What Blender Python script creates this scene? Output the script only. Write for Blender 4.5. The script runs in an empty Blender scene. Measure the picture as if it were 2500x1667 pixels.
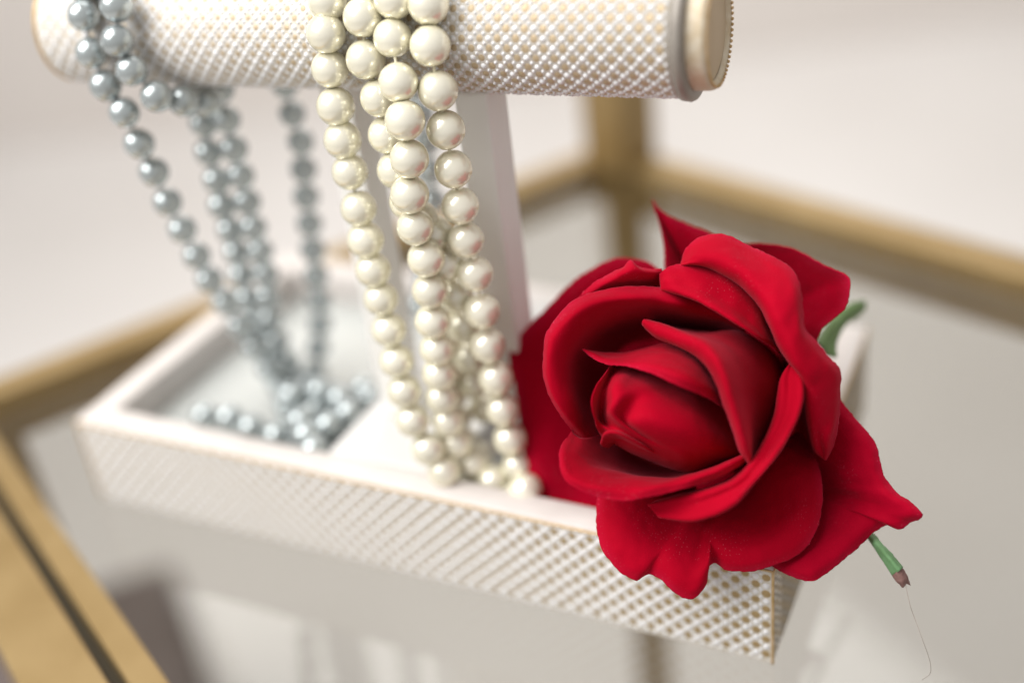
import bpy, bmesh, math, random
from mathutils import Vector, Matrix, noise
random.seed(7)
sc = bpy.context.scene
col = sc.collection
MM = 0.001
# ------------------------------------------------------------------ camera
RIGHT = Vector((0.9003266, 0.4215667, -0.1081365))
DOWN = Vector((0.1325231, -0.5022203, -0.8545247))
FWD = Vector((-0.4145475, 0.7550207, -0.5080296))
CAM = Vector((0.262044, -0.201135, 0.216357))
cd = bpy.data.cameras.new('camera')
cam = bpy.data.objects.new('camera', cd)
col.objects.link(cam)
m = Matrix((RIGHT, -DOWN, -FWD)).transposed()
cam.matrix_world = Matrix.Translation(CAM) @ m.to_4x4()
cd.lens = 41.65
cd.sensor_width = 36
cd.clip_start = 0.01
cd.clip_end = 60
cd.dof.use_dof = True
cd.dof.focus_distance = 0.2625
cd.dof.aperture_fstop = 2.9
cd.dof.aperture_blades = 0
sc.camera = cam
# ------------------------------------------------------------------ world (soft room light)
w = bpy.data.worlds.new('World')
sc.world = w
w.use_nodes = True
w.node_tree.nodes['Background'].inputs[0].default_value = (1.0, 0.97, 0.95, 1)
w.node_tree.nodes['Background'].inputs[1].default_value = 0.56
# ------------------------------------------------------------------ window light and added backdrop fill
def area(name, pos, target, sx, sy, power, colr=(1, 1, 1)):
    l = bpy.data.lights.new(name, 'AREA')
    l.shape = 'RECTANGLE'; l.size = sx; l.size_y = sy; l.energy = power; l.color = colr
    o = bpy.data.objects.new(name, l)
    col.objects.link(o)
    o.location = pos
    o.rotation_euler = (Vector(target) - Vector(pos)).to_track_quat('-Z', 'Y').to_euler()
    return o
SUBJ = Vector((0.13, 0.03, 0.08))
LD = (RIGHT * -0.62 - DOWN * 0.48 - FWD * 0.58).normalized()
area('window_light', SUBJ + LD * 1.3, SUBJ, 0.9, 1.1, 26, (1.0, 0.985, 0.97))
area('backdrop_fill', Vector((-0.4, 1.3, 1.6)), (0.0, 1.9, -0.6), 1.4, 1.4, 26, (1.0, 0.97, 0.94))  # unseen fill lamp, added to brighten the wall and floor behind
sc.view_settings.view_transform = 'Standard'
sc.view_settings.look = 'None'
sc.view_settings.exposure = 0.0
sc.view_settings.gamma = 1.0
sc.cycles.max_bounces = 8
sc.cycles.transparent_max_bounces = 12
sc.cycles.caustics_reflective = False
sc.cycles.caustics_refractive = False

# ------------------------------------------------------------------ helpers
F25 = 2892.0
def px(x, y, Z):
    """point seen at (x, y) of a 2500 px wide frame, Z millimetres in front of the lens"""
    return CAM + (RIGHT * ((x - 1250) / F25) + DOWN * ((y - 833.5) / F25) + FWD) * (Z * MM)
def pm(x, y, Z):
    return px(x / 0.9408, y / 0.9408, Z)
def on_plane(x, y, z):
    d = RIGHT * ((x / 0.9408 - 1250) / F25) + DOWN * ((y / 0.9408 - 833.5) / F25) + FWD
    return CAM + d * ((z * MM - CAM.z) / d.z)
def depth_of(p):
    return (p - CAM).dot(FWD) / MM

def obj(name, bm, mat, parent=None, smooth=True, label=None, kind=None):
    me = bpy.data.meshes.new(name)
    bm.normal_update()
    bm.to_mesh(me); bm.free()
    if smooth:
        me.polygons.foreach_set('use_smooth', [True] * len(me.polygons))
    o = bpy.data.objects.new(name, me)
    if mat: me.materials.append(mat)
    col.objects.link(o)
    if parent: o.parent = parent
    if label: o['label'] = label
    if kind: o['kind'] = kind
    return o
def tag(o, label, cat, group=None):
    o['label'] = label; o['category'] = cat
    if group: o['group'] = group
def thing(name, label, cat, loc=(0, 0, 0), group=None):
    o = bpy.data.objects.new(name, None)
    o.empty_display_size = 0.01
    col.objects.link(o)
    tag(o, label, cat, group)
    return o
def box(bm, a, b, M=None, bevel=0):
    """axis-aligned box between corners a, b (mm)"""
    vs = []
    for z in (a[2], b[2]):
        for (x, y) in ((a[0], a[1]), (b[0], a[1]), (b[0], b[1]), (a[0], b[1])):
            p = Vector((x, y, z)) * MM
            vs.append(bm.verts.new(M @ p if M else p))
    fs = [(3, 2, 1, 0), (4, 5, 6, 7), (0, 1, 5, 4), (1, 2, 6, 5), (2, 3, 7, 6), (3, 0, 4, 7)]
    F = [bm.faces.new([vs[i] for i in f]) for f in fs]
    if bevel:
        es = list({e for f in F for e in f.edges})
        bmesh.ops.bevel(bm, geom=es, offset=bevel * MM, segments=3, profile=0.5, affect='EDGES')
def tube(bm, pts, r, seg=8):
    rings = []
    n = len(pts)
    up = Vector((0.31, 0.2, 0.93))
    for i, p in enumerate(pts):
        t = (pts[min(i + 1, n - 1)] - pts[max(i - 1, 0)])
        if t.length < 1e-9: t = Vector((0, 0, 1))
        t.normalize()
        a = t.cross(up)
        if a.length < 1e-4: a = t.cross(Vector((1, 0, 0)))
        a.normalize(); b = t.cross(a)
        rr = r(i / (n - 1)) if callable(r) else r
        rings.append([bm.verts.new(p + (a * math.cos(q) + b * math.sin(q)) * rr) for q in [2 * math.pi * k / seg for k in range(seg)]])
    for r0, r1 in zip(rings, rings[1:]):
        for k in range(seg):
            bm.faces.new((r0[k], r0[(k + 1) % seg], r1[(k + 1) % seg], r1[k]))
    bm.faces.new(rings[0][::-1]); bm.faces.new(rings[-1])
def cr(P, t):
    """Catmull-Rom through list P, t in [0, 1]"""
    n = len(P) - 1
    s = min(max(t, 0), 1) * n
    i = min(int(s), n - 1); u = s - i
    p1, p2 = P[i], P[i + 1]
    p0 = P[i - 1] if i > 0 else p1 * 2 - p2
    p3 = P[i + 2] if i + 2 <= n else p2 * 2 - p1
    return 0.5 * ((2 * p1) + (p2 - p0) * u + (2 * p0 - 5 * p1 + 4 * p2 - p3) * u * u + (3 * p1 - p0 - 3 * p2 + p3) * u ** 3)
def resample(P, n):
    Q = [cr(P, i / 300) for i in range(301)]
    L = [0]
    for a, b in zip(Q, Q[1:]): L.append(L[-1] + (b - a).length)
    out = []; j = 0
    for i in range(n):
        s = L[-1] * i / (n - 1)
        while j < 299 and L[j + 1] < s: j += 1
        d = L[j + 1] - L[j]
        out.append(Q[j].lerp(Q[j + 1], (s - L[j]) / d if d > 0 else 0))
    return out

# ------------------------------------------------------------------ materials
def mat(name, base, rough=0.5, metal=0.0, **kw):
    mt = bpy.data.materials.new(name)
    mt.use_nodes = True
    b = mt.node_tree.nodes['Principled BSDF']
    b.inputs['Base Color'].default_value = (*base, 1)
    b.inputs['Roughness'].default_value = rough
    b.inputs['Metallic'].default_value = metal
    for k, v in kw.items():
        b.inputs[k.replace('_', ' ')].default_value = v
    return mt
def nodes(mt):
    return mt.node_tree.nodes, mt.node_tree.links, mt.node_tree.nodes['Principled BSDF']
def mottled(mt, scale, c1, c2, bump=0.0, bscale=None, detail=4, dist=0.0002):
    N, L, b = nodes(mt)
    tc = N.new('ShaderNodeTexCoord')
    n = N.new('ShaderNodeTexNoise'); n.inputs['Scale'].default_value = scale; n.inputs['Detail'].default_value = detail
    L.new(tc.outputs['Object'], n.inputs['Vector'])
    r = N.new('ShaderNodeValToRGB')
    r.color_ramp.elements[0].position = 0.3; r.color_ramp.elements[1].position = 0.7
    r.color_ramp.elements[0].color = (*c1, 1); r.color_ramp.elements[1].color = (*c2, 1)
    L.new(n.outputs['Fac'], r.inputs['Fac']); L.new(r.outputs['Color'], b.inputs['Base Color'])
    if bump:
        n2 = N.new('ShaderNodeTexNoise'); n2.inputs['Scale'].default_value = bscale or scale * 6; n2.inputs['Detail'].default_value = 3
        L.new(tc.outputs['Object'], n2.inputs['Vector'])
        bp = N.new('ShaderNodeBump'); bp.inputs['Strength'].default_value = bump; bp.inputs['Distance'].default_value = dist
        L.new(n2.outputs['Fac'], bp.inputs['Height']); L.new(bp.outputs['Normal'], b.inputs['Normal'])
    return mt

M_wall = mottled(mat('wall_paint', (.7, .65, .6), .9), 1.2, (.70, .655, .62), (.74, .70, .66))
M_floor = mottled(mat('pale_floor', (.7, .68, .66), .6), 1.5, (.66, .635, .61), (.76, .74, .72))
M_brass = mottled(mat('brushed_brass', (.6, .42, .17), .42, .5), 40, (.30, .20, .078), (.38, .265, .118))
M_groove = mat('dark_groove', (.06, .045, .02), .6)
M_white = mottled(mat('white_leatherette', (.8, .78, .76), .5), 60, (.64, .63, .61), (.70, .69, .67), .25, 900)
M_rim = mottled(mat('blush_white_edge', (.8, .74, .70), .6), 120, (.64, .595, .56), (.71, .665, .63), .3, 1200)
M_edge = mottled(mat('gold_edge', (.6, .4, .18), .45, .5), 300, (.50, .33, .13), (.72, .52, .30))
M_post = mottled(mat('post_white', (.8, .77, .75), .45), 50, (.85, .84, .80), (.89, .88, .85), .2, 700)
M_ground = mottled(mat('embossed_ground', (.7, .66, .6), .55), 500, (.66, .60, .50), (.80, .77, .72), .3, 2500)
M_shade_tan = mottled(mat('shade_tan_ground', (.3, .24, .17), .6), 500, (.22, .17, .11), (.36, .30, .23), .3, 2500)  # embossed ground with the right side's shade put into its colour
M_gold = mottled(mat('matte_gold', (.42, .29, .13), .42, .35), 900, (.38, .26, .115), (.50, .36, .17), .6, 6000)
M_bead = mottled(mat('white_emboss', (.85, .85, .86), .35), 300, (.84, .84, .85), (.90, .90, .91), .2, 2500)
M_mirror = mottled(mat('grey_mirror_plate', (.55, .58, .56), .12, .45), 20, (.66, .69, .67), (.72, .75, .73))

def pearl_mat(name, c1, c2, metal, rough, coat=0.6):
    mt = mat(name, c1, rough, metal, Coat_Weight=coat, Coat_Roughness=0.10, Coat_IOR=1.5)
    N, L, b = nodes(mt)
    lw = N.new('ShaderNodeLayerWeight'); lw.inputs['Blend'].default_value = 0.35
    mx = N.new('ShaderNodeMix'); mx.data_type = 'RGBA'
    oi = N.new('ShaderNodeObjectInfo')
    ns = N.new('ShaderNodeTexNoise'); ns.inputs['Scale'].default_value = 260
    tc = N.new('ShaderNodeTexCoord'); L.new(tc.outputs['Object'], ns.inputs['Vector'])
    mx.inputs['A'].default_value = (*c1, 1); mx.inputs['B'].default_value = (*c2, 1)
    L.new(lw.outputs['Facing'], mx.inputs['Factor'])
    hs = N.new('ShaderNodeHueSaturation')
    mr = N.new('ShaderNodeMapRange'); mr.inputs['To Min'].default_value = .93; mr.inputs['To Max'].default_value = 1.05
    L.new(oi.outputs['Random'], mr.inputs['Value']); L.new(mr.outputs['Result'], hs.inputs['Value'])
    L.new(mx.outputs['Result'], hs.inputs['Color']); L.new(hs.outputs['Color'], b.inputs['Base Color'])
    bp = N.new('ShaderNodeBump'); bp.inputs['Strength'].default_value = .12; bp.inputs['Distance'].default_value = .0002
    L.new(ns.outputs['Fac'], bp.inputs['Height']); L.new(bp.outputs['Normal'], b.inputs['Normal'])
    return mt
M_cream = pearl_mat('cream_pearl', (.96, .925, .785), (.98, .92, .62), .34, .24, 1.0)
M_grey = pearl_mat('blue_grey_pearl', (.47, .52, .52), (.56, .62, .64), .65, .2, 1.0)
M_cthread = mat('cream_thread', (.85, .80, .62), .6)
M_gthread = mat('grey_thread', (.4, .43, .43), .6)

def petal_mat(name, vivid, dark):
    mt = mat(name, vivid, .72, 0, Sheen_Weight=.10, Sheen_Roughness=.45, Sheen_Tint=(1, .35, .45, 1), Specular_IOR_Level=.04)
    N, L, b = nodes(mt)
    tc = N.new('ShaderNodeTexCoord')
    n = N.new('ShaderNodeTexNoise'); n.inputs['Scale'].default_value = 45; n.inputs['Detail'].default_value = 3
    L.new(tc.outputs['Object'], n.inputs['Vector'])
    r = N.new('ShaderNodeValToRGB')
    r.color_ramp.elements[0].position = .35; r.color_ramp.elements[1].position = .65
    r.color_ramp.elements[0].color = (*dark, 1); r.color_ramp.elements[1].color = (*vivid, 1)  # cloth tone varies at random between the two reds
    L.new(n.outputs['Fac'], r.inputs['Fac'])
    # tiny pale fibres of the flocked cloth
    v = N.new('ShaderNodeTexVoronoi'); v.inputs['Scale'].default_value = 1500; v.inputs['Randomness'].default_value = 1
    L.new(tc.outputs['Object'], v.inputs['Vector'])
    lt = N.new('ShaderNodeMath'); lt.operation = 'LESS_THAN'; lt.inputs[1].default_value = .17
    L.new(v.outputs['Distance'], lt.inputs[0])
    n2 = N.new('ShaderNodeTexNoise'); n2.inputs['Scale'].default_value = 70; n2.inputs['Detail'].default_value = 2
    L.new(tc.outputs['Object'], n2.inputs['Vector'])
    mr = N.new('ShaderNodeMapRange'); mr.inputs['From Min'].default_value = .52; mr.inputs['From Max'].default_value = .72; mr.inputs['To Max'].default_value = .42
    L.new(n2.outputs['Fac'], mr.inputs['Value'])
    mu = N.new('ShaderNodeMath'); mu.operation = 'MULTIPLY'
    L.new(lt.outputs[0], mu.inputs[0])
    at = N.new('ShaderNodeAttribute'); at.attribute_name = 'rim'
    m2 = N.new('ShaderNodeMath'); m2.operation = 'MULTIPLY_ADD'; m2.inputs[1].default_value = .38
    L.new(at.outputs['Fac'], m2.inputs[0]); L.new(mr.outputs['Result'], m2.inputs[2])
    m2.use_clamp = True
    L.new(m2.outputs[0], mu.inputs[1])
    rm = N.new('ShaderNodeMix'); rm.data_type = 'RGBA'; rm.inputs['B'].default_value = (vivid[0] * 1.12, .010, .045, 1)
    m3 = N.new('ShaderNodeMath'); m3.operation = 'MULTIPLY'; m3.inputs[1].default_value = .6
    L.new(at.outputs['Fac'], m3.inputs[0]); L.new(m3.outputs[0], rm.inputs['Factor']); L.new(r.outputs['Color'], rm.inputs['A'])
    mx = N.new('ShaderNodeMix'); mx.data_type = 'RGBA'
    L.new(mu.outputs[0], mx.inputs['Factor']); L.new(rm.outputs['Result'], mx.inputs['A'])
    mx.inputs['B'].default_value = (.75, .16, .22, 1)
    L.new(mx.outputs['Result'], b.inputs['Base Color'])
    n3 = N.new('ShaderNodeTexNoise'); n3.inputs['Scale'].default_value = 2600; n3.inputs['Detail'].default_value = 2
    L.new(tc.outputs['Object'], n3.inputs['Vector'])
    bp = N.new('ShaderNodeBump'); bp.inputs['Strength'].default_value = .35; bp.inputs['Distance'].default_value = .00015
    L.new(n3.outputs['Fac'], bp.inputs['Height']); L.new(bp.outputs['Normal'], b.inputs['Normal'])
    # thin cloth lets a little light through
    out = N['Material Output']
    tr = N.new('ShaderNodeBsdfTranslucent'); tr.inputs['Color'].default_value = (.6, .0, .01, 1)
    ms = N.new('ShaderNodeMixShader'); ms.inputs[0].default_value = .06
    L.new(b.outputs[0], ms.inputs[1]); L.new(tr.outputs[0], ms.inputs[2]); L.new(ms.outputs[0], out.inputs['Surface'])
    return mt
M_petal = petal_mat('red_velvet', (.44, .0006, .016), (.36, .0004, .012))
M_petal2 = petal_mat('deep_red_velvet', (.41, .0004, .018), (.33, .0003, .014))
M_leaf = mottled(mat('leaf_green', (.12, .22, .07), .6), 90, (.12, .20, .06), (.18, .30, .11), .3, 600)
M_sepal = mottled(mat('sepal_green', (.12, .27, .11), .6), 300, (.10, .22, .08), (.17, .34, .16), .4, 2500)
M_sepal_tip = mottled(mat('sepal_brown', (.2, .1, .09), .7), 800, (.16, .07, .06), (.30, .17, .15), .4, 2500)
M_fibre = mat('fibre', (.36, .30, .26), .7)

def glass_mat():
    mt = bpy.data.materials.new('smoked_glass'); mt.use_nodes = True
    N = mt.node_tree.nodes; L = mt.node_tree.links
    N.remove(N['Principled BSDF'])
    t = N.new('ShaderNodeBsdfTransparent'); t.inputs['Color'].default_value = (.77, .765, .745, 1)
    g = N.new('ShaderNodeBsdfGlossy'); g.inputs['Roughness'].default_value = .05; g.inputs['Color'].default_value = (.85, .87, .85, 1)
    f0 = N.new('ShaderNodeFresnel'); f0.inputs['IOR'].default_value = 1.5
    ge = N.new('ShaderNodeNewGeometry')
    inv = N.new('ShaderNodeMath'); inv.operation = 'SUBTRACT'; inv.inputs[0].default_value = 1
    L.new(ge.outputs['Backfacing'], inv.inputs[1])
    f = N.new('ShaderNodeMath'); f.operation = 'MULTIPLY'
    L.new(f0.outputs[0], f.inputs[0]); L.new(inv.outputs[0], f.inputs[1])
    ms = N.new('ShaderNodeMixShader')
    L.new(f.outputs[0], ms.inputs[0]); L.new(t.outputs[0], ms.inputs[1]); L.new(g.outputs[0], ms.inputs[2])
    L.new(ms.outputs[0], N['Material Output'].inputs['Surface'])
    return mt
M_glass = glass_mat()

# ------------------------------------------------------------------ room behind
def quad(name, pts, mt, lab=None):
    bm = bmesh.new()
    bm.faces.new([bm.verts.new(Vector(p)) for p in pts])
    o = obj(name, bm, mt, smooth=False)
    o['kind'] = 'structure'
    return o
FZ = -0.60
quad('floor', [(-8, -6, FZ), (8, -6, FZ), (8, 8, FZ), (-8, 8, FZ)], M_floor)
wd = Vector((-0.48, 0.877, 0)); wr = Vector((0.877, 0.48, 0))
wc = Vector((CAM.x, CAM.y, 0)) + wd * 2.45
quad('wall', [wc - wr * 5 + Vector((0, 0, FZ)), wc + wr * 5 + Vector((0, 0, FZ)), wc + wr * 5 + Vector((0, 0, 2.2)), wc - wr * 5 + Vector((0, 0, 2.2))], M_wall)

# ------------------------------------------------------------------ brass and glass table
P0 = on_plane(1392, 362, 0); P1 = on_plane(-60, 932, 0)
R2 = on_plane(2352, 632, 0); R3 = on_plane(385, 1568, 0)
d2 = (R2 - P0).normalized(); d3 = (R3 - P1).normalized(); d1 = (P1 - P0).normalized()
Q2 = P0 + d2 * 0.62; Q3 = P1 + d3 * 0.62
table = thing('glass_table', 'brass framed table with a smoky glass top under the jewellery stand', 'table')
def bar_between(name, a, b, wdt, z0, z1, mt, side=0.0, parent=None, bevel=0.8):
    d = b - a; L = d.length / MM; d.normalize()
    n = Vector((-d.y, d.x, 0))
    M = Matrix((( d.x, n.x, 0, a.x), (d.y, n.y, 0, a.y), (0, 0, 1, a.z), (0, 0, 0, 1)))
    bm = bmesh.new()
    box(bm, (0, side - wdt / 2, z0), (L, side + wdt / 2, z1), M, bevel)
    return obj(name, bm, mt, parent, smooth=False)
bar_between('rail', P0, P1 + d1 * .03, 14, -16, 4, M_brass, parent=table)
bar_between('rail', P0, Q2, 16, -20, 4, M_brass, parent=table)
r3 = bar_between('rail', P1, Q3, 18, -20, 4, M_brass, side=-21, parent=table)
bar_between('inner_strip', P1, Q3, 8, -12, 2.2, M_brass, side=-4, parent=table, bevel=.5)
bar_between('groove', P1, Q3, 5, -12, -2, M_groove, side=-10, parent=table, bevel=0)
bar_between('rail', Q2, Q3, 16, -20, 4, M_brass, parent=table)
for p, h1, ww in ((on_plane(1428, 380, 0), 330, 24), (P1, 0, 20), (Q2, 0, 20), (Q3, 0, 20)):
    bm = bmesh.new()
    a = math.atan2(d2.y, d2.x)
    M = Matrix.Translation(Vector((p.x, p.y, 0))) @ Matrix.Rotation(a, 4, 'Z')
    if h1 > 10:      # the upright above the glass is stouter than the leg below it
        box(bm, (-ww / 2, -ww / 2, 0.5), (ww / 2, ww / 2, h1), M, 1); box(bm, (-7, -7, FZ / MM), (7, 7, .4), M, 1)
    else: box(bm, (-ww / 2, -ww / 2, FZ / MM), (ww / 2, ww / 2, h1 - 0.5), M, 1)
    obj('leg', bm, M_brass, table, smooth=False)
bm = bmesh.new()
gp = [P0, P1, Q3, Q2]
lo = [bm.verts.new((p.x, p.y, -.006)) for p in gp]; hi = [bm.verts.new((p.x, p.y, -.0002)) for p in gp]
bm.faces.new(lo[::-1]); bm.faces.new(hi)
for i in range(4):
    j = (i + 1) % 4
    bm.faces.new((lo[i], lo[j], hi[j], hi[i]))
bmesh.ops.recalc_face_normals(bm, faces=bm.faces)
obj('glass_top', bm, M_glass, table, smooth=False)

# dark upholstered ottoman on the floor below the glass
ot = thing('ottoman', 'dark brown square ottoman on the floor, blurred below the glass and brass rail', 'ottoman')
oa = on_plane(395, 1275, -380); ob = on_plane(0, 1400, -380)
e1 = (ob - oa).normalized(); e2 = Vector((-e1.y, e1.x, 0))
if e2.dot(FWD) > 0: e2 = -e2
M = Matrix(((e1.x, e2.x, 0, oa.x), (e1.y, e2.y, 0, oa.y), (0, 0, 1, 0), (0, 0, 0, 1)))
M_taupe = mottled(mat('brown_cloth', (.05, .04, .035), .9), 30, (.11, .085, .075), (.15, .12, .11))
bm = bmesh.new(); box(bm, (0, 0, -560), (420, 420, -380), M, 12)
bmesh.ops.recalc_face_normals(bm, faces=bm.faces)
obj('cushion', bm, M_taupe, ot)
for sx in (30, 390):
    for sy in (30, 390):
        bm = bmesh.new(); box(bm, (sx - 12, sy - 12, -599.5), (sx + 12, sy + 12, -560), M, 1)
        bmesh.ops.recalc_face_normals(bm, faces=bm.faces)
        obj('foot', bm, M_taupe, ot, smooth=False)

# ------------------------------------------------------------------ jewellery stand
stand = thing('jewellery_stand', 'white and gold embossed jewellery stand with a padded T-bar over a shallow tray', 'jewellery stand')
W, D, H = 211.0, 110.8, 30.36
T = 8.5            # wall thickness
DL, DR = 85.0, 122.0   # the raised middle deck
Z0 = 0.4
def part_box(name, a, b, mt, bev=0, label=None, smooth=True):
    bm = bmesh.new(); box(bm, a, b, None, bev)
    o = obj(name, bm, mt, stand, smooth=False, label=label)
    return o
part_box('wall', (0, 0, Z0), (W, T, H - 1.2), M_ground)
part_box('wall', (0, D - T, Z0), (W, D, H - 1.2), M_ground)
part_box('wall', (0, T, Z0), (T, D - T, H - 1.2), M_ground)
part_box('wall', (W - T, T, Z0), (W, D - T, H - 1.2), M_shade_tan, label='right tray side, its shade painted in as a tan ground')
FLZ = 17.0
part_box('tray_floor', (T, T, Z0), (DL, D - T, FLZ), M_white)
part_box('tray_floor', (DR, T, Z0), (W - T, D - T, FLZ), M_white)
part_box('mirror_plate', (T + .3, T + .3, FLZ + .1), (DL - .3, D - T - .3, FLZ + 1.6), M_mirror)
part_box('mirror_plate', (DR + .3, T + .3, FLZ + .1), (W - T - .3, D - T - .3, FLZ + 1.6), M_mirror)
# rim: rounded strip on top of the four walls, mitred ring, plus deck between
def rim():
    bm = bmesh.new()
    prof = [(0.25, -1.2), (0.0, -0.9), (0.1, -0.35), (0.7, 0.0), (T / 2, 0.15), (T - .9, 0.0), (T - .25, -.35), (T + .35, -1.0), (T + .35, -6.0), (T + .15, -12.0)]
    rings = []
    for (o_, dz) in prof:
        rings.append([bm.verts.new(Vector((x, y, H + dz)) * MM) for (x, y) in ((o_, o_), (W - o_, o_), (W - o_, D - o_), (o_, D - o_))])
    for a, b in zip(rings, rings[1:]):
        for k in range(4):
            bm.faces.new((a[k], a[(k + 1) % 4], b[(k + 1) % 4], b[k]))
    bmesh.ops.subdivide_edges(bm, edges=[e for e in bm.edges if e.calc_length() > .05], cuts=40)
    for v in bm.verts:
        n_ = noise.noise(v.co * 120) * .00022
        if v.co.z > (H - 1.15) * MM: v.co.z += n_
    bmesh.ops.recalc_face_normals(bm, faces=bm.faces)
    return obj('rim', bm, M_rim, stand)
rim()
part_box('deck', (DL, T + .4, Z0), (DR, D - T - .4, H - .12), M_white, .8)
# gold stitched edge that runs round the top of the outer faces
bm = bmesh.new()
zc = (H - .95) * MM
def edge_line(bm, a, b, n=120, r=.00032):
    pts = []
    for i in range(n + 1):
        p = a.lerp(b, i / n); q = noise.noise(p * 900) * .00018
        pts.append(p + Vector((0, 0, q)))
    tube(bm, pts, r, 6)
c4 = [Vector((-.0001, -.0001, zc)), Vector((W * MM + .0001, -.0001, zc)), Vector((W * MM + .0001, D * MM + .0001, zc)), Vector((-.0001, D * MM + .0001, zc))]
for k in range(4): edge_line(bm, c4[k], c4[(k + 1) % 4])
edge_line(bm, Vector((W * MM, 0, Z0 * MM)), Vector((W * MM, 0, zc)), 30, .00038)
edge_line(bm, Vector((0, 0, Z0 * MM)), Vector((0, 0, zc)), 30, .00038)
obj('gold_edging', bm, M_edge, stand)

# embossed fabric: gold octagons, white ovals and small beads, real relief
SX, SY = 4.8, 4.8
def emboss(fn, s0, s1, t0, t1, gold, white, wrap=False, lift=1.0, taper=0.0, SX=4.8, SY=4.8):
    kk = SX / 4.8
    """fn(s, t, h) -> point (m) for surface coordinates s, t in mm and height h in mm"""
    def pad(bm, s, t, rx, ry, h, n, inset, ph=0, dome=False):
        if s - rx < s0 or s + rx > s1: return
        if not wrap and (t - ry * .7 < t0 or t + ry * .7 > t1): return
        jx = random.uniform(-.06, .06); jy = random.uniform(-.06, .06); js = random.uniform(.93, 1.06)
        rx *= kk; ry *= kk; h *= kk
        def ring(k, hh):
            out = []
            for q in range(n):
                a = ph + 2 * math.pi * q / n
                tt = t + jy + ry * js * k * math.sin(a)
                if not wrap: tt = min(max(tt, t0), t1)
                out.append(bm.verts.new(fn(s + jx + rx * js * k * math.cos(a), tt, hh)))
            return out
        a = ring(1, -.02); b = ring(inset, h)
        for q in range(n): bm.faces.new((a[q], a[(q + 1) % n], b[(q + 1) % n], b[q]))
        if dome:
            c = bm.verts.new(fn(s + jx, min(max(t + jy, t0), t1) if not wrap else t + jy, h * 1.35))
            for q in range(n): bm.faces.new((b[q], b[(q + 1) % n], c))
        else: bm.faces.new(b)
    ns = int((s1 - s0) / (SX / 2)) + 2; nt = int(round((t1 - t0) / SY)) if wrap else int((t1 - t0) / SY) + 2
    sy = (t1 - t0) / nt if wrap else SY
    for i in range(-1, ns):
        for j in range(0, nt):
            s = s0 + i * SX / 2 + .4; t = t0 + j * sy + (sy / 2 if i % 2 else 0)
            taper_k = 1 - taper * (1 - min(max((s - s0) / (s1 - s0), 0), 1))  # gold dots shrink steadily towards the left end
            pad(gold, s, t, 1.12 * taper_k, 1.18 * taper_k, .07 * lift, 8, .82, math.pi / 8)
            pad(white, s, t + sy / 2, .88, .82, .42 * lift, 8, .62, 0, True)
            for k in (-1, 1):
                pad(white, s + SX / 4, t + k * sy / 4, .48, .50, .40 * lift, 6, .6, 0, True)
gb, wb, sb = bmesh.new(), bmesh.new(), bmesh.new()
V = Vector
emboss(lambda s, t, h: V((s, -h, t)) * MM, 0.2, W - .2, Z0 + .2, H - 1.5, gb, wb, taper=.5)
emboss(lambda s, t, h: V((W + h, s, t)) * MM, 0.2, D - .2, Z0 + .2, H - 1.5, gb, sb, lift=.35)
emboss(lambda s, t, h: V((-h, D - s, t)) * MM, 0.2, D - .2, Z0 + .2, H - 1.5, gb, wb)
emboss(lambda s, t, h: V((W - s, D + h, t)) * MM, 0.2, W - .2, Z0 + .2, H - 1.5, gb, wb)
obj('gold_dots', gb, M_gold, stand, kind='stuff', label='raised gold dots embossed on the tray sides')
obj('white_beading', wb, M_bead, stand, kind='stuff', label='raised white beads between the gold dots on the tray sides')

M_shade_beige = mottled(mat('shade_beige_emboss', (.4, .35, .28), .5), 300, (.38, .33, .26), (.48, .43, .36), .2, 2500)  # white beading darkened, shade of the right side painted in
obj('white_beading', sb, M_shade_beige, stand, kind='stuff', label='beading of the right tray side, its shade painted in as beige')
# bar
BC = V((105.5, 32.7, 141.2)) * MM; BR = 14.12; PSI = .0607
ax = V((math.cos(PSI), math.sin(PSI), 0)); nv = V((-math.sin(PSI), math.cos(PSI), 0)); zv = V((0, 0, 1))
BL, BRt = -90.0, 84.5
def bar_pt(s, a, r):
    return BC + ax * (s * MM) + (nv * math.cos(a) + zv * math.sin(a)) * (r * MM)
def lathe(name, prof, mt, seg=72):
    bm = bmesh.new(); rings = []
    for s, r in prof:
        if r <= 0: rings.append([bm.verts.new(bar_pt(s, 0, 0))])
        else: rings.append([bm.verts.new(bar_pt(s, 2 * math.pi * k / seg, r)) for k in range(seg)])
    for a, b in zip(rings, rings[1:]):
        for k in range(seg):
            f = [a[k % len(a)], a[(k + 1) % len(a)], b[(k + 1) % len(b)], b[k % len(b)]]
            u = []
            for v in f:
                if v not in u: u.append(v)
            bm.faces.new(u)
    bmesh.ops.recalc_face_normals(bm, faces=bm.faces)
    return obj(name, bm, mt, stand)
lathe('bar', [(BL + 1.5, 0), (BL + 1.5, BR - 1.6), (BL + 2.2, BR - .5), (BL + 4, BR), (BRt - 7.5, BR), (BRt - 7, BR - 1.2), (BRt - 7, 0)], M_ground)
gb, wb = bmesh.new(), bmesh.new()
CIR = 2 * math.pi * BR
emboss(lambda s, t, h: bar_pt(s, t / BR, BR + h), BL + 3, BRt - 7.4, 0, CIR, gb, wb, wrap=True, taper=.55, SX=4.2, SY=4.2)
M_palegold = mottled(mat('pale_gold', (.55, .42, .26), .42, .25), 900, (.50, .385, .24), (.62, .49, .32), .6, 6000)
obj('gold_dots', gb, M_palegold, stand, kind='stuff', label='raised gold dots embossed on the bar')
obj('white_beading', wb, M_bead, stand, kind='stuff', label='raised white beads between the gold dots on the bar')
M_capgrey = mottled(mat('cap_edge', (.5, .46, .40), .5, .2), 200, (.26, .23, .20), (.36, .33, .29))
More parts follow.
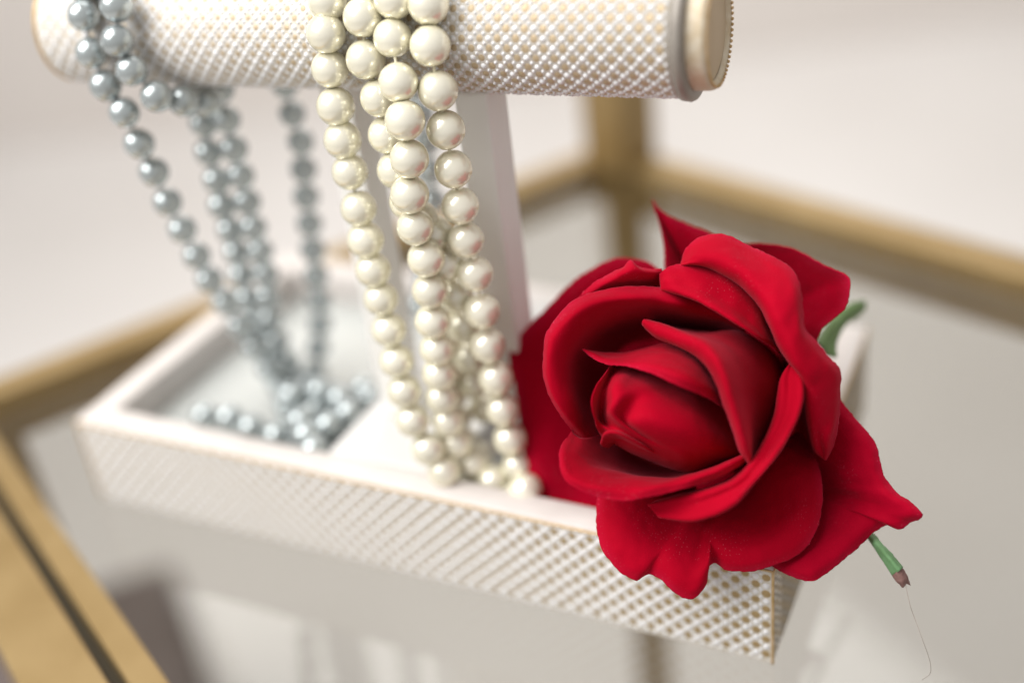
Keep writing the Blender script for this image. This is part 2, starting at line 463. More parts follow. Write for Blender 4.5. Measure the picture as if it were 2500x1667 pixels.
M_capdisc = mottled(mat('cap_disc', (.55, .42, .27), .6, .1), 60, (.50, .37, .22), (.58, .45, .30))
M_capring = mottled(mat('cap_ring', (.7, .6, .45), .5, .15), 400, (.62, .50, .33), (.76, .68, .54))
def end_cap(s, sg):
    lathe('flange', [(s - sg * 7.3, BR + .1), (s - sg * 7.2, BR + .75), (s - sg * 5.6, BR + .95), (s - sg * 4.9, BR + .6), (s - sg * 4.6, BR - .6), (s - sg * 4.6, BR - 1.6)], M_capgrey)
    lathe('end_ring', [(s - sg * 4.7, BR - 1.4), (s - sg * 1.6, BR - 1.5), (s - sg * .8, BR - 1.7), (s - sg * .3, BR - 2.6), (s - sg * .8, BR - 3.3), (s - sg * 1.4, BR - 3.6)], M_capring)
    lathe('end_disc', [(s - sg * 1.6, BR - 3.5), (s - sg * 1.2, BR - 4.5), (s - sg * 1.0, 0)], M_capdisc)
    bm = bmesh.new()
    n = 62
    for k in range(n):
        a = 2 * math.pi * k / n
        Mx = Matrix.Translation(bar_pt(s - sg * .25, a, BR - 2.4)) @ Matrix.Scale(.00045, 4)
        bmesh.ops.create_icosphere(bm, subdivisions=1, radius=1, matrix=Mx)
    obj('beaded_edge', bm, M_edge, stand, kind='stuff')
end_cap(BRt, 1)
bm = bmesh.new()
tube(bm, [bar_pt(BL + 2.0, 2 * math.pi * k / 72, BR - .7) for k in range(73)], .0007, 8)
obj('gold_piping', bm, M_edge, stand)
lathe('end_disc', [(BL + 1.6, BR - 1.5), (BL + .9, BR - 3), (BL + .7, 0)], M_ground)

# two square posts carry the bar
def post(u, v):
    # x so that the right front edge passes through (u, v)
    best = None
    yf = 28.0
    for i in range(4000):
        x = 20 + i * .05
        # intersect by scanning heights
        d = RIGHT * ((u / .9408 - 1250) / F25) + DOWN * ((v / .9408 - 833.5) / F25) + FWD
        k = (yf * MM - CAM.y) / d.y
        return (CAM + d * k).x / MM
for u in (845, 1147):
    xr = post(u, 444)
    part_box('post', (xr - 9, 28, H - .1), (xr, 38, 141.2 - 12.5), M_post, .9)

# ------------------------------------------------------------------ pearls
def pearl_mesh(name, r, mt):
    bm = bmesh.new()
    bmesh.ops.create_uvsphere(bm, u_segments=32, v_segments=20, radius=r)
    for v in bm.verts:     # drilled ends are pulled in a touch
        c = abs(v.co.z) / r
        if c > .97: v.co.z *= .955
    me = bpy.data.meshes.new(name); bm.to_mesh(me); bm.free()
    me.polygons.foreach_set('use_smooth', [True] * len(me.polygons))
    me.materials.append(mt)
    return me
def ray_bar(x, y, rad):
    """distance (mm along view axis) at which the line of sight meets a cylinder round the bar"""
    d = RIGHT * ((x / 0.9408 - 1250) / F25) + DOWN * ((y / 0.9408 - 833.5) / F25) + FWD
    q = CAM - BC
    dp = d - ax * d.dot(ax); qp = q - ax * q.dot(ax)
    a = dp.dot(dp); b = 2 * dp.dot(qp); c = qp.dot(qp) - (rad * MM) ** 2
    D_ = b * b - 4 * a * c
    if D_ < 0: return None
    return (-b - math.sqrt(D_)) / (2 * a) / MM
def over_top(p, n, pitch, rad, drift=0.0):
    """continue a strand from p up and over the bar to its back"""
    q = p - BC; s = q.dot(ax) / MM; a = math.atan2(q.dot(zv), q.dot(nv))
    out = []
    for i in range(1, n + 1):
        s += drift
        a -= pitch / rad
        out.append(bar_pt(s, a, rad))
    return out
class Necklace:
    def __init__(self, name, label, group, mesh_r, mt, thread):
        self.root = thing(name, label, 'necklace')
        self.me = pearl_mesh('pearl', mesh_r * MM, mt); self.r = mesh_r
        self.tb = bmesh.new(); self.thread = thread; self.n = 0; self.all = []
    def add(self, pts):
        for i, p in enumerate(pts):
            a = pts[max(i - 1, 0)]; b = pts[min(i + 1, len(pts) - 1)]
            o = bpy.data.objects.new('pearl', self.me)
            col.objects.link(o); o.parent = self.root
            o.location = p
            o.rotation_mode = 'QUATERNION'
            o.rotation_quaternion = (b - a).to_track_quat('Z', 'Y')
            k = random.uniform(.97, 1.02); o.scale = (k, k, k)
            self.n += 1; self.all.append(p)
        if len(pts) > 1: tube(self.tb, pts, .00035, 6)
    def done(self):
        obj('thread', self.tb, self.thread, self.root)
def strand(N, pts, zs, rad, top=0, drift=0.0, back=0.0):
    """pts: pearl centres in the picture, zs: (index, depth) knots below the bar; above them pearls lie on the bar"""
    P = []
    for i, (x, y) in enumerate(pts):
        k = [z for z in zs]
        if i <= k[0][0]: Z = k[0][1]
        elif i >= k[-1][0]: Z = k[-1][1]
        else:
            for (i0, z0), (i1, z1) in zip(k, k[1:]):
                if i0 <= i <= i1: Z = z0 + (z1 - z0) * (i - i0) / (i1 - i0)
        zb = ray_bar(x, y, rad) if i <= zs[0][0] else None
        if zb is not None: Z = zb + back
        P.append(pm(x, y, Z))
    if top:
        P = over_top(P[0], top, N.r * 2.02, (P[0] - BC - ax * (P[0] - BC).dot(ax)).length / MM, drift)[::-1] + P
    N.add(P)
    return P
CR_ = 4.4
RB = BR + CR_ + .3
cn = Necklace('pearl_necklace', 'long cream pearl necklace looped over the middle of the bar, falling to the tray', None, CR_, M_cream, M_cthread)
def zdeck(x, y, z): return depth_of(on_plane(x, y, z))
def zbar(x, y, extra=0): return ray_bar(x, y, RB + extra)
S1 = [(752, 3), (749, 78), (758, 159), (771, 245), (787, 322), (804, 395), (824, 479), (840, 551), (857, 620), (875, 686), (893, 757), (911, 829), (929, 898), (948, 965), (984, 1030), (1020, 1080)]
z1 = zbar(758, 159)
strand(cn, S1, [(2, z1), (15, zdeck(1020, 1080, H + 3))], RB, 7)
S4 = [(984, 11), (988, 106), (1006, 209), (1024, 299), (1041, 389), (1057, 473), (1070, 551), (1091, 629), (1107, 714), (1120, 793), (1139, 868), (1154, 940), (1171, 1007), (1190, 1068), (1207, 1124)]
z4 = zbar(988, 150)
strand(cn, S4, [(1, z4), (2, z4 + 1), (13, zdeck(1190, 1068, H + 1)), (14, zdeck(1207, 1124, H - 1))], RB, 7)
S3 = [(905, -3), (902, 88), (915, 190), (930, 277), (940, 365), (941, 447), (954, 522), (979, 594), (988, 668), (994, 738), (1005, 801), (1010, 858), (1016, 912), (1030, 965), (1050, 1014), (1088, 1062), (1133, 1103)]
z3 = zbar(905, 120)
strand(cn, S3, [(0, z3), (1, z3 - 1), (2, z3 - 2), (3, z3 - 1), (15, zdeck(1088, 1062, H + 1)), (16, zdeck(1133, 1103, H - 3))], RB + 1, 7)
S2 = [(833, 41), (840, 137), (871, 225), (889, 310), (910, 391), (938, 462), (965, 503), (997, 536), (1024, 606), (1048, 677), (1066, 748), (1079, 820), (1088, 878), (1112, 935)]
z2 = zbar(840, 137)
strand(cn, S2, [(1, z2), (2, z2 + 3), (3, z2 + 8), (8, 283), (13, zdeck(1120, 1000, H + 2))], RB, 7)
S5 = [(1000, 560), (1006, 640), (1014, 720), (1022, 790), (1026, 850), (1034, 908), (1046, 963), (1064, 1017), (1100, 1050)]
strand(cn, S5, [(0, 292), (7, zdeck(1072, 1017, H)), (8, zdeck(1100, 1050, H - 6))], RB)
# coil that lies in the tray behind the front rim
def coil(N, pts, z, n):
    P = [on_plane(x, y, zz) for (x, y), zz in zip(pts, z)]
    N.add(resample(P, n))
coil(cn, [(1238, 1150), (1195, 1146), (1150, 1135), (1090, 1122), (1045, 1105)], [22, 23, 23, 23, 23], 7)
cn.done()

GR = 3.95
RG = BR + GR + .4
gn = Necklace('pearl_necklace', 'blue-grey pearl necklace twisted round the left end of the bar, pooling in the tray', None, GR, M_grey, M_gthread)
zl = lambda x, y: ray_bar(x, y, RG)
GA = [(190, -30), (192, 37), (210, 122), (243, 197), (286, 259), (320, 330), (354, 395), (385, 464), (419, 527), (452, 588), (481, 642), (518, 694), (551, 748), (585, 798), (618, 846), (652, 893)]
zA = zl(243, 172)
strand(gn, GA, [(2, zA), (3, zA), (4, zA + 2), (15, zdeck(652, 893, FLZ + 7))], RG, 6)
GB = [(245, -50), (268, 15), (270, 94), (303, 162), (360, 222), (421, 232), (478, 235)]
zB = zl(303, 150)
strand(gn, GB, [(3, zB - 2), (4, zB + 2), (5, zB + 8), (6, zB + 16)], RG + 1.5, 5)
def line(x0, y0, x1, y1, n, wob=3):
    return [(x0 + (x1 - x0) * i / (n - 1) + random.uniform(-wob, wob), y0 + (y1 - y0) * i / (n - 1)) for i in range(n)]
def path(N, pts, Zs, n):
    N.add(resample([pm(x, y, z) for (x, y), z in zip(pts, Zs)], n))
def plen(pts, Zs):
    Q = resample([pm(x, y, z) for (x, y), z in zip(pts, Zs)], 80)
    return sum((a - b).length for a, b in zip(Q, Q[1:])) / MM
def hang(N, pts, Zs):
    L = plen(pts, Zs); n = int(L / (N.r * 2.03)) + 1
    path(N, pts, Zs, n)
zf = lambda x, y: zdeck(x, y, FLZ + 6)
hang(gn, [(462, 215), (468, 280), (478, 345), (497, 405), (508, 465), (530, 530), (548, 600), (570, 690), (600, 770), (650, 850)], [318, 322, 326, 330, 335, 341, 349, 358, 367, zf(650, 850)])
hang(gn, [(505, 205), (528, 305), (546, 372), (563, 440), (577, 503), (595, 565), (612, 640), (622, 740), (650, 810), (690, 870)], [314, 320, 325, 331, 336, 342, 350, 360, 367, zf(690, 870)])
hang(gn, [(655, 195), (668, 250), (692, 330), (700, 420), (712, 520), (722, 600), (735, 700), (733, 780), (725, 850), (728, 890)], [326, 330, 336, 343, 350, 356, 364, 371, 376, zf(728, 890)])
hang(gn, [(952, 200), (965, 260), (982, 340), (990, 430), (995, 520), (985, 610), (965, 700)], [316, 322, 328, 334, 340, 347, 354])
def pool(N, pts, z):
    P = [on_plane(x, y, z) for x, y in pts]
    Q = resample(P, 60); L = sum((a - b).length for a, b in zip(Q, Q[1:])) / MM
    N.add(resample(P, max(3, int(L / (N.r * 2.03)) + 1)))
zz = FLZ + 1.6 + GR
pool(gn, [(640, 880), (690, 885), (740, 905), (790, 890), (835, 893)], zz)
pool(gn, [(660, 930), (720, 935), (770, 950), (820, 930), (850, 915)], zz)
pool(gn, [(470, 955), (500, 968), (530, 960), (585, 985), (645, 1002), (700, 1012)], zz + 2)
pool(gn, [(690, 965), (705, 1000), (722, 1030)], zz + 6)
pool(gn, [(670, 905), (730, 895), (780, 915), (800, 950), (760, 975), (700, 960)], zz + 6)
pool(gn, [(700, 985), (745, 985), (790, 965)], zz)
gn.done()

# ------------------------------------------------------------------ rose
rose = thing('rose', 'open red velvet rose resting on the right front corner of the tray', 'rose')
def c4p(x, y, d):
    return px(1200 + x / 1.96, 450 + y / 1.96, 262 + d)
def sheet(rows, mt, nu=72, nv=10, thick=.22, ruf=.12, seed=0, label=None, name='petal'):
    R_ = [resample([c4p(*p) for p in r], nu) for r in rows]
    bm = bmesh.new(); nr = (len(rows) - 1) * nv + 1
    G = []
    for j in range(nr):
        t = j / (nr - 1)
        G.append([cr([R_[k][i] for k in range(len(rows))], t) for i in range(nu)])
    for j in range(nr):
        for i in range(nu):
            p = G[j][i]
            q = p / MM
            dv = noise.noise_vector(Vector((q.x * .11 + seed * 7, q.y * .11, q.z * .11))) * ruf * 2.2
            dv += noise.noise_vector(Vector((q.x * .45 + seed * 3, q.y * .45, q.z * .45))) * ruf * 1.0
            if j == 0: dv += noise.noise_vector(q * 1.1) * .20
            G[j][i] = bm.verts.new(p + dv * MM)
    for j in range(nr - 1):
        for i in range(nu - 1):
            bm.faces.new((G[j][i], G[j][i + 1], G[j + 1][i + 1], G[j + 1][i]))
    o = obj(name, bm, mt, rose, label=label)
    if name == 'petal':
        at = o.data.attributes.new('rim', 'FLOAT', 'POINT')
        at.data.foreach_set('value', [max(0.0, 1 - (j / nv)) ** 1.5 * (.35 + .65 * max(0, min(1, .5 + 1.6 * noise.noise(Vector((i * .09, seed * 5.1, 0)))))) for j in range(nr) for i in range(nu)])
    md = o.modifiers.new('thickness', 'SOLIDIFY'); md.thickness = thick * MM; md.offset = 0
    return o
def fan(edge, centre, ts, ds, mt, **kw):
    """outer edge drawn in towards a centre; ds = extra depth per ring"""
    rows = [edge]
    for t, dd in zip(ts, ds):
        rows.append([(x + (centre[0] - x) * t, y + (centre[1] - y) * t, z + (centre[2] - z) * t + dd) for x, y, z in edge])
    return sheet(rows, mt, **kw)
A, B_ = M_petal, M_petal2
# closed bud
sheet([
 [(575, 860, 2), (640, 850, 10), (800, 880, 8), (1000, 960, 6), (1150, 1050, 10), (1230, 1120, 20)],
 [(505, 955, -6), (545, 965, -1), (600, 950, -9), (660, 965, -9), (780, 990, -8), (980, 1060, -6), (1150, 1150, 4), (1240, 1220, 18)],
 [(478, 1030, -9), (528, 1055, -2), (590, 1040, -13), (650, 1075, -10), (740, 1090, -14), (950, 1150, -12), (1130, 1220, -2), (1240, 1290, 14)],
 [(486, 1105, -8), (532, 1130, -1), (585, 1112, -11), (645, 1150, -9), (720, 1170, -13), (940, 1230, -11), (1120, 1280, -2), (1230, 1330, 12)],
 [(512, 1178, -3), (545, 1180, -3), (590, 1190, -7), (740, 1240, -8), (930, 1300, -6), (1100, 1330, 4), (1200, 1350, 16)],
 [(540, 1215, 6), (640, 1270, 4), (760, 1320, 4), (930, 1375, 6), (1080, 1380, 14), (1180, 1370, 22)],
 [(600, 1200, 20), (680, 1260, 22), (780, 1310, 24), (930, 1350, 26), (1060, 1350, 30), (1160, 1340, 34)]], A, seed=1)
sheet([
 [(540, 1215, 0), (552, 1180, -3), (605, 1175, -5), (665, 1205, -5), (740, 1245, -4), (800, 1280, -2)],
 [(522, 1232, -4), (545, 1190, -9), (600, 1185, -11.5), (660, 1210, -11), (735, 1250, -8), (800, 1285, -3)],
 [(532, 1252, -2), (556, 1210, -7), (605, 1202, -9.5), (660, 1226, -9), (735, 1262, -7), (800, 1292, -3)],
 [(560, 1265, 5), (590, 1240, 4), (625, 1235, 3), (670, 1250, 2), (745, 1280, 0), (800, 1300, 0)]], A, nu=40, seed=2)
# inner pointed petal
sheet([
 [(435, 790, 2), (490, 838, 0), (560, 862, -3), (640, 872, -6), (760, 905, -12), (900, 965, -15), (1010, 1015, -13), (1110, 1072, -8), (1200, 1130, 2)],
 [(438, 788, 2), (520, 828, 0), (600, 845, -2), (680, 850, -6), (800, 865, -12), (930, 915, -15), (1040, 970, -12), (1130, 1020, -4), (1210, 1080, 6)],
 [(442, 788, 3), (540, 818, 3), (630, 822, 2), (720, 808, 0), (850, 810, -4), (970, 850, -6), (1070, 910, -2), (1150, 970, 6), (1220, 1040, 14)],
 [(450, 790, 6), (550, 806, 7), (640, 804, 8), (720, 785, 9), (840, 758, 8), (960, 785, 8), (1060, 845, 10), (1140, 920, 16), (1220, 1000, 22)],
 [(480, 800, 12), (560, 812, 16), (640, 815, 20), (730, 800, 22), (850, 780, 22), (960, 800, 22), (1060, 860, 24), (1140, 930, 28), (1220, 1000, 32)]], A, seed=3)
# wrapped petal with a rolled edge
sheet([
 [(735, 690, 4), (790, 735, 3), (880, 770, 0), (970, 815, -6), (1035, 880, -10), (1080, 960, -12), (1115, 1060, -12), (1150, 1170, -12), (1185, 1270, -10), (1230, 1340, -6)],
 [(722, 668, -1), (785, 718, -4), (878, 760, -8), (972, 808, -12), (1038, 872, -16), (1088, 955, -18), (1122, 1055, -18), (1157, 1165, -18), (1192, 1268, -17), (1236, 1340, -13)],
 [(730, 647, -1), (815, 672, -4), (910, 712, -9), (1020, 765, -15), (1085, 830, -19), (1133, 928, -21), (1163, 1030, -21), (1198, 1145, -20), (1226, 1250, -18), (1248, 1335, -14)],
 [(760, 650, 10), (850, 680, 8), (960, 715, 2), (1080, 745, -3), (1180, 820, -6), (1240, 930, -6), (1265, 1040, -4), (1280, 1150, -2), (1275, 1250, 0), (1265, 1330, 4)],
 [(790, 660, 20), (900, 690, 18), (1030, 708, 12), (1180, 705, 8), (1310, 790, 8), (1375, 920, 10), (1370, 1060, 12), (1340, 1180, 14), (1310, 1270, 14), (1280, 1335, 14)],
 [(820, 690, 34), (930, 710, 32), (1060, 720, 28), (1220, 720, 26), (1350, 800, 26), (1420, 920, 28), (1410, 1060, 30), (1380, 1180, 30), (1340, 1270, 30), (1300, 1330, 30)]], A, seed=4)
# right inner petal, bright rolled ribbon
sheet([
 [(1425, 880, 10), (1400, 930, 14), (1385, 1010, 14), (1360, 1120, 14), (1310, 1225, 12), (1240, 1320, 12), (1160, 1395, 12), (1050, 1450, 14), (920, 1480, 14), (790, 1515, 8)],
 [(1430, 855, -4), (1388, 920, -6), (1372, 1010, -8), (1350, 1130, -10), (1300, 1240, -12), (1225, 1345, -14), (1150, 1415, -14), (1040, 1457, -12), (900, 1487, -8), (748, 1530, -4)],
 [(1436, 856, -5), (1430, 915, -8), (1430, 1000, -10.5), (1410, 1110, -13), (1355, 1235, -15), (1275, 1350, -17), (1190, 1440, -17), (1080, 1495, -15), (930, 1545, -11), (760, 1545, -5)],
 [(1442, 858, -5), (1482, 905, -9), (1492, 985, -12), (1470, 1095, -14), (1410, 1220, -17), (1335, 1330, -19), (1235, 1450, -19), (1150, 1540, -17), (970, 1612, -13), (800, 1588, -7)],
 [(1445, 870, 4), (1480, 920, 4), (1488, 1000, 2), (1465, 1110, 0), (1400, 1240, -2), (1320, 1350, -4), (1220, 1460, -4), (1130, 1530, -4), (960, 1590, -3), (820, 1570, 0)],
 [(1440, 900, 22), (1470, 960, 20), (1470, 1040, 18), (1440, 1150, 18), (1390, 1270, 16), (1310, 1370, 14), (1220, 1440, 14), (1110, 1500, 14), (980, 1540, 14), (860, 1540, 14)]], A, seed=5)
# lower front cup
sheet([
 [(385, 1178, 4), (332, 1255, -4), (328, 1340, -9), (350, 1410, -11), (415, 1460, -12), (520, 1497, -13), (655, 1510, -14), (800, 1487, -14), (920, 1455, -14), (1040, 1425, -12), (1150, 1372, -13), (1218, 1322, -12)],
 [(400, 1200, 3), (365, 1270, -5), (368, 1335, -9), (398, 1390, -11), (460, 1425, -12), (560, 1448, -13), (670, 1455, -13), (800, 1440, -14), (915, 1418, -14), (1030, 1390, -15), (1135, 1345, -15), (1210, 1305, -13)],
 [(440, 1215, 3), (440, 1280, -2), (460, 1325, -4), (510, 1355, -4), (580, 1375, -4), (660, 1395, -4), (745, 1405, -6), (840, 1415, -8), (930, 1395, -10), (1030, 1370, -12), (1130, 1330, -13), (1205, 1297, -12)],
 [(500, 1200, 10), (530, 1260, 9), (570, 1310, 10), (620, 1345, 11), (680, 1370, 12), (750, 1390, 12), (820, 1400, 10), (890, 1395, 6), (960, 1385, 0), (1040, 1362, -4), (1125, 1328, -8), (1200, 1295, -8)],
 [(600, 1150, 30), (640, 1200, 30), (680, 1250, 30), (720, 1280, 32), (770, 1310, 32), (820, 1330, 32), (870, 1340, 30), (930, 1350, 26), (990, 1350, 22), (1050, 1340, 18), (1120, 1320, 14), (1190, 1295, 10)]], A, seed=6)
# large left cup
sheet([
 [(470, 1260, 10), (352, 1137, 2), (292, 1042, 0), (250, 930, 0), (250, 820, 0), (266, 700, 0), (370, 575, 1), (470, 522, 1), (580, 497, 2), (700, 488, 3), (800, 492, 4), (900, 512, 4), (1010, 550, 6), (1110, 605, 8), (1220, 690, 12)],
 [(500, 1240, 10), (385, 1130, 1), (318, 1040, -2), (280, 930, -3), (282, 820, -4), (308, 720, -4), (400, 620, -4), (495, 572, -3), (595, 552, -2), (710, 548, -1), (805, 560, 1), (900, 580, 2), (1000, 610, 6), (1100, 650, 10), (1210, 710, 14)],
 [(530, 1220, 14), (440, 1110, 6), (385, 1030, 1), (355, 930, 0), (360, 830, 0), (395, 740, 0), (475, 665, 2), (560, 625, 4), (640, 610, 6), (730, 610, 8), (815, 620, 10), (900, 635, 12), (1000, 655, 14), (1090, 680, 18), (1200, 720, 22)],
 [(560, 1180, 24), (500, 1080, 18), (460, 1010, 16), (445, 930, 14), (450, 850, 14), (480, 780, 14), (545, 720, 16), (620, 690, 18), (690, 680, 20), (760, 680, 22), (840, 685, 24), (920, 690, 26), (1000, 700, 28), (1090, 715, 30), (1190, 740, 32)],
 [(620, 1120, 38), (590, 1040, 36), (570, 980, 34), (560, 920, 32), (570, 860, 32), (600, 810, 32), (650, 770, 34), (700, 750, 36), (760, 740, 38), (820, 740, 38), (880, 745, 40), (950, 750, 42), (1020, 755, 42), (1100, 765, 44), (1180, 780, 46)]], A, nu=90, seed=7)
# pink-tipped petal behind it
sheet([
 [(390, 580, 8), (420, 535, 7), (490, 470, 6), (580, 420, 5), (630, 395, 4), (662, 362, 3), (700, 395, 4), (760, 408, 5), (815, 404, 6)],
 [(430, 590, 10), (460, 545, 7), (520, 495, 4), (600, 450, 2), (650, 425, 1), (690, 415, 1), (730, 425, 2), (775, 430, 4), (818, 430, 6)],
 [(480, 610, 16), (510, 570, 13), (570, 530, 10), (640, 500, 8), (690, 485, 7), (730, 480, 7), (765, 480, 8), (795, 480, 9), (820, 480, 10)],
 [(560, 660, 30), (590, 620, 28), (640, 580, 26), (690, 560, 24), (730, 550, 23), (770, 545, 22), (800, 540, 22), (825, 540, 22), (845, 540, 22)]], A, seed=8)
# bright inner arc
sheet([
 [(806, 425, 4), (830, 405, 3), (890, 386, 3), (970, 382, 3), (1060, 398, 3), (1150, 438, 2), (1230, 500, 2), (1290, 570, 2), (1325, 655, 3), (1355, 735, 4), (1385, 790, 6)],
 [(806, 450, 4), (840, 430, 2), (910, 425, 1), (990, 435, 0), (1080, 465, -1), (1160, 510, -2), (1230, 570, -2), (1280, 630, -2), (1315, 700, -1), (1345, 755, 0), (1380, 800, 4)],
 [(808, 480, 3), (850, 470, 0), (930, 480, -1), (1010, 505, -3), (1090, 545, -4), (1160, 590, -5), (1220, 645, -5), (1270, 690, -5), (1310, 735, -4), (1345, 770, 0), (1375, 805, 4)],
 [(812, 508, 4), (860, 515, 1), (950, 545, -3), (1030, 580, -5.5), (1110, 625, -7), (1180, 672, -7.5), (1240, 712, -7), (1285, 740, -5), (1320, 760, 0), (1350, 778, 2), (1375, 810, 6)],
 [(830, 505, 14), (880, 512, 12), (960, 538, 10), (1040, 572, 10), (1120, 615, 10), (1190, 660, 10), (1250, 700, 10), (1300, 730, 12), (1340, 755, 14), (1370, 780, 16), (1400, 810, 20)]], A, seed=9)
# big rolled outer petal, top to right, ending in a drooping lobe
sheet([
 [(905, 382, 6), (925, 315, 5), (980, 262, 4), (1060, 243, 3), (1140, 252, 2), (1240, 300, 0), (1340, 345, -3), (1430, 400, -5), (1475, 480, -8), (1488, 590, -9), (1500, 690, -10), (1560, 755, -9), (1620, 830, -8), (1667, 890, -6), (1668, 990, -4), (1662, 1110, -1), (1640, 1240, 2), (1600, 1322, 3)],
 [(902, 384, 5), (945, 325, 3), (1003, 288, 1), (1075, 278, 0), (1147, 293, -1), (1235, 337, -3), (1320, 388, -6), (1393, 445, -9), (1437, 530, -12), (1455, 625, -13), (1470, 715, -14), (1522, 785, -13), (1580, 855, -12), (1630, 915, -10), (1638, 1000, -8), (1635, 1110, -5), (1610, 1220, -4), (1597, 1320, 2)],
 [(900, 386, 4), (960, 360, 0), (1030, 350, -3), (1100, 360, -5), (1170, 395, -7), (1235, 445, -9), (1290, 505, -11), (1335, 570, -13), (1365, 650, -14), (1390, 720, -14), (1420, 790, -14), (1460, 850, -14), (1500, 910, -13), (1530, 980, -11), (1545, 1060, -9), (1560, 1150, -6), (1575, 1240, -2), (1595, 1318, 2)],
 [(900, 388, 4), (965, 383, 1), (1045, 400, 0), (1115, 432, -2), (1182, 475, -3), (1242, 530, -5), (1290, 590, -6), (1322, 660, -7), (1348, 725, -8), (1378, 790, -8), (1420, 850, -8), (1465, 905, -8), (1488, 965, -6), (1500, 1050, -4), (1515, 1140, -2), (1530, 1220, 0), (1550, 1280, 2), (1590, 1315, 4)],
 [(920, 392, 14), (980, 395, 13), (1060, 415, 12), (1130, 450, 12), (1195, 495, 12), (1255, 550, 12), (1300, 605, 12), (1335, 670, 12), (1365, 735, 12), (1400, 800, 12), (1440, 860, 12), (1475, 920, 14), (1490, 980, 16), (1500, 1060, 18), (1510, 1140, 18), (1520, 1210, 18), (1530, 1260, 18), (1560, 1290, 18)],
 [(1000, 480, 28), (1050, 490, 28), (1100, 510, 28), (1160, 540, 28), (1210, 580, 28), (1260, 620, 28), (1300, 670, 28), (1340, 730, 28), (1370, 790, 28), (1400, 850, 28), (1420, 910, 30), (1440, 970, 30), (1450, 1030, 32), (1450, 1090, 32), (1450, 1150, 32), (1450, 1200, 32), (1450, 1240, 32), (1470, 1260, 32)]], A, nu=110, seed=10)
# bottom front petal
e10 = [(503, 1480, 10), (500, 1572, 6), (508, 1668, 3), (537, 1764, 1), (613, 1850, 0), (690, 1889, 0), (743, 1863, 1), (796, 1879, 0), (863, 1946, -1), (930, 1984, -1), (987, 1965, -1), (1030, 1898, 0), (1026, 1841, 2), (1064, 1805, 3), (1122, 1841, 1), (1227, 1850, 0), (1342, 1826, 0), (1476, 1763, 1), (1553, 1649, 2), (1578, 1534, 4), (1570, 1390, 8), (1535, 1270, 14), (1470, 1180, 20)]
fan(e10, (1080, 1400, 14), (.10, .24, .42, .62, .82), (-2.5, -4, -3, 0, 6), A, nu=130, seed=11, ruf=.16)
# right bottom petal with a curled tip
e11 = [(1640, 980, 12), (1711, 1083, 9), (1754, 1133, 7), (1802, 1198, 5), (1840, 1265, 4), (1866, 1371, 3), (1908, 1433, 2), (1956, 1486, 0), (2023, 1536, -2), (2063, 1591, -3), (2005, 1622, -1), (1951, 1650, 0), (1898, 1628, 3), (1850, 1649, 4), (1793, 1697, 4), (1716, 1764, 3), (1630, 1841, 2), (1572, 1879, 1), (1529, 1893, 1), (1438, 1874, 3), (1361, 1841, 5), (1300, 1790, 8)]
fan(e11, (1400, 1420, 22), (.09, .22, .42, .65, .85), (-2.5, -3.5, -3, 0, 4), B_, nu=130, seed=12, ruf=.18)
# left back petal
e12 = [(820, 420, 26), (760, 375, 27), (690, 357, 28), (600, 353, 29), (500, 392, 31), (400, 452, 33), (300, 552, 36), (180, 672, 40), (98, 770, 43), (88, 860, 44), (110, 960, 45), (130, 1080, 45), (145, 1200, 45), (175, 1370, 44), (230, 1530, 43), (320, 1630, 41), (500, 1680, 38)]
fan(e12, (800, 1050, 58), (.10, .28, .5, .75), (-2, -2, 0, 2), B_, nu=110, seed=13)
e13 = [(822, 440, 24), (826, 330, 25), (814, 235, 26), (793, 160, 27), (768, 72, 28), (800, 116, 27), (850, 150, 26), (920, 178, 26), (1000, 212, 25), (1080, 250, 24), (1160, 310, 24)]
fan(e13, (1000, 560, 34), (.15, .35, .6, .85), (-1, -1, 0, 2), B_, nu=80, seed=14)
e14 = [(1120, 320, 22), (1220, 287, 20), (1330, 287, 19), (1450, 312, 16), (1590, 385, 12), (1696, 434, 8), (1712, 500, 7), (1690, 590, 8), (1640, 640, 10), (1580, 690, 12), (1550, 760, 14), (1520, 850, 18)]
fan(e14, (1300, 640, 34), (.15, .35, .6, .85), (1, 2, 4, 6), B_, nu=90, seed=15)
# outer backing petals that close the flower
def ell(cx, cy, rx, ry, a0, a1, d, n=16):
    return [(cx + rx * math.cos(math.radians(a0 + (a1 - a0) * i / (n - 1))), cy + ry * math.sin(math.radians(a0 + (a1 - a0) * i / (n - 1))), d) for i in range(n)]
fan(ell(1050, 1080, 600, 640, -5, 165, 32), (1050, 1060, 56), (.2, .5, .8, .97), (0, 0, 1, 2), B_, nu=60, seed=16)
fan(ell(1050, 1000, 560, 560, 140, 270, 38), (1050, 1050, 58), (.2, .5, .8, .97), (0, 0, 1, 2), B_, nu=60, seed=17)
fan(ell(1060, 1000, 520, 560, 250, 400, 34), (1050, 1050, 53), (.2, .5, .8, .97), (0, 0, 1, 2), B_, nu=60, seed=18)
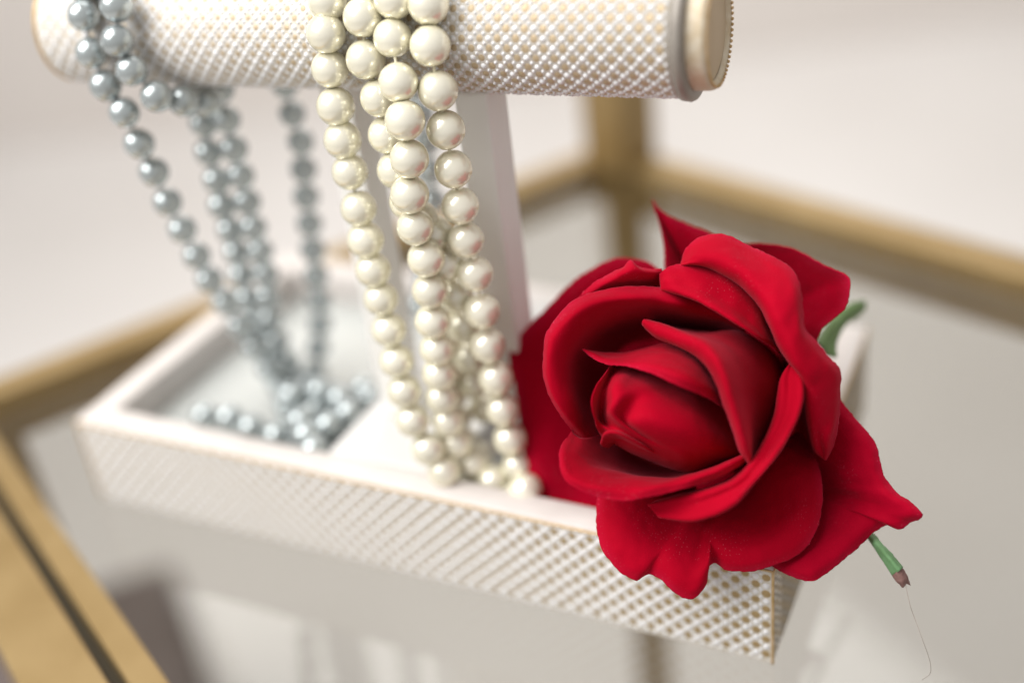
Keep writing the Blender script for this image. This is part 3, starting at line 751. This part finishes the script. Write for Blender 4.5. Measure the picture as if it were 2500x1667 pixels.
# green parts
sheet([
 [(1555, 760, 30), (1590, 690, 34), (1650, 620, 40), (1720, 572, 45), (1785, 555, 50)],
 [(1580, 780, 29), (1620, 705, 33), (1670, 640, 39), (1730, 592, 44), (1787, 562, 50)],
 [(1600, 815, 31), (1630, 740, 35), (1675, 665, 41), (1735, 622, 46), (1788, 575, 50)],
 [(1650, 830, 33), (1650, 760, 37), (1690, 672, 43), (1740, 640, 48), (1786, 600, 51)]], M_leaf, nu=30, name='leaf', thick=.5, seed=20)
c5 = lambda x, y, d: (x * .9586, 882 + y * .9586, d)
sheet([
 [c5(1870, 800, 12), c5(1915, 832, 8), c5(1960, 885, 5), c5(2000, 930, 3), c5(2048, 990, 2)],
 [c5(1862, 812, 11), c5(1902, 850, 7), c5(1950, 905, 3), c5(1990, 950, 1), c5(2036, 1005, 0)],
 [c5(1855, 820, 12), c5(1890, 858, 8), c5(1935, 925, 5), c5(1962, 965, 3), c5(2004, 1030, 2)]], M_sepal, nu=30, name='sepal', thick=.45, seed=21)
bm = bmesh.new()
tip = [[c5(2046, 987, 2), c5(2062, 1010, 2), c5(2075, 1040, 2), c5(2088, 1078, 3)],
       [c5(2038, 1000, .6), c5(2050, 1024, .8), c5(2062, 1050, 1), c5(2066, 1068, 2)],
       [c5(2022, 1014, .5), c5(2034, 1042, .8), c5(2046, 1062, 1), c5(2053, 1086, 2)],
       [c5(2003, 1029, 2), c5(2014, 1048, 2), c5(2025, 1062, 2), c5(2040, 1070, 3)]]
sheet(tip, M_sepal_tip, nu=16, name='sepal_tip', thick=.4, seed=22)
# stem runs down into the tray behind the flower
bm = bmesh.new()
tube(bm, resample([c4p(1050, 1050, 56), c4p(1080, 1000, 62), c4p(1150, 940, 68), c4p(1250, 900, 74)], 16), .0022, 12)
obj('stem', bm, M_leaf, rose)
bm = bmesh.new()
fb = [c5(2066, 1075, 2), c5(2090, 1180, 1), c5(2105, 1225, 2), c5(2130, 1290, 1), c5(2155, 1360, 0), c5(2180, 1430, 1), c5(2192, 1480, 2), c5(2188, 1520, 3), c5(2150, 1550, 4)]
tube(bm, resample([c4p(*p) for p in fb], 60), .00007, 5)
obj('loose_fibre', bm, M_fibre, rose)
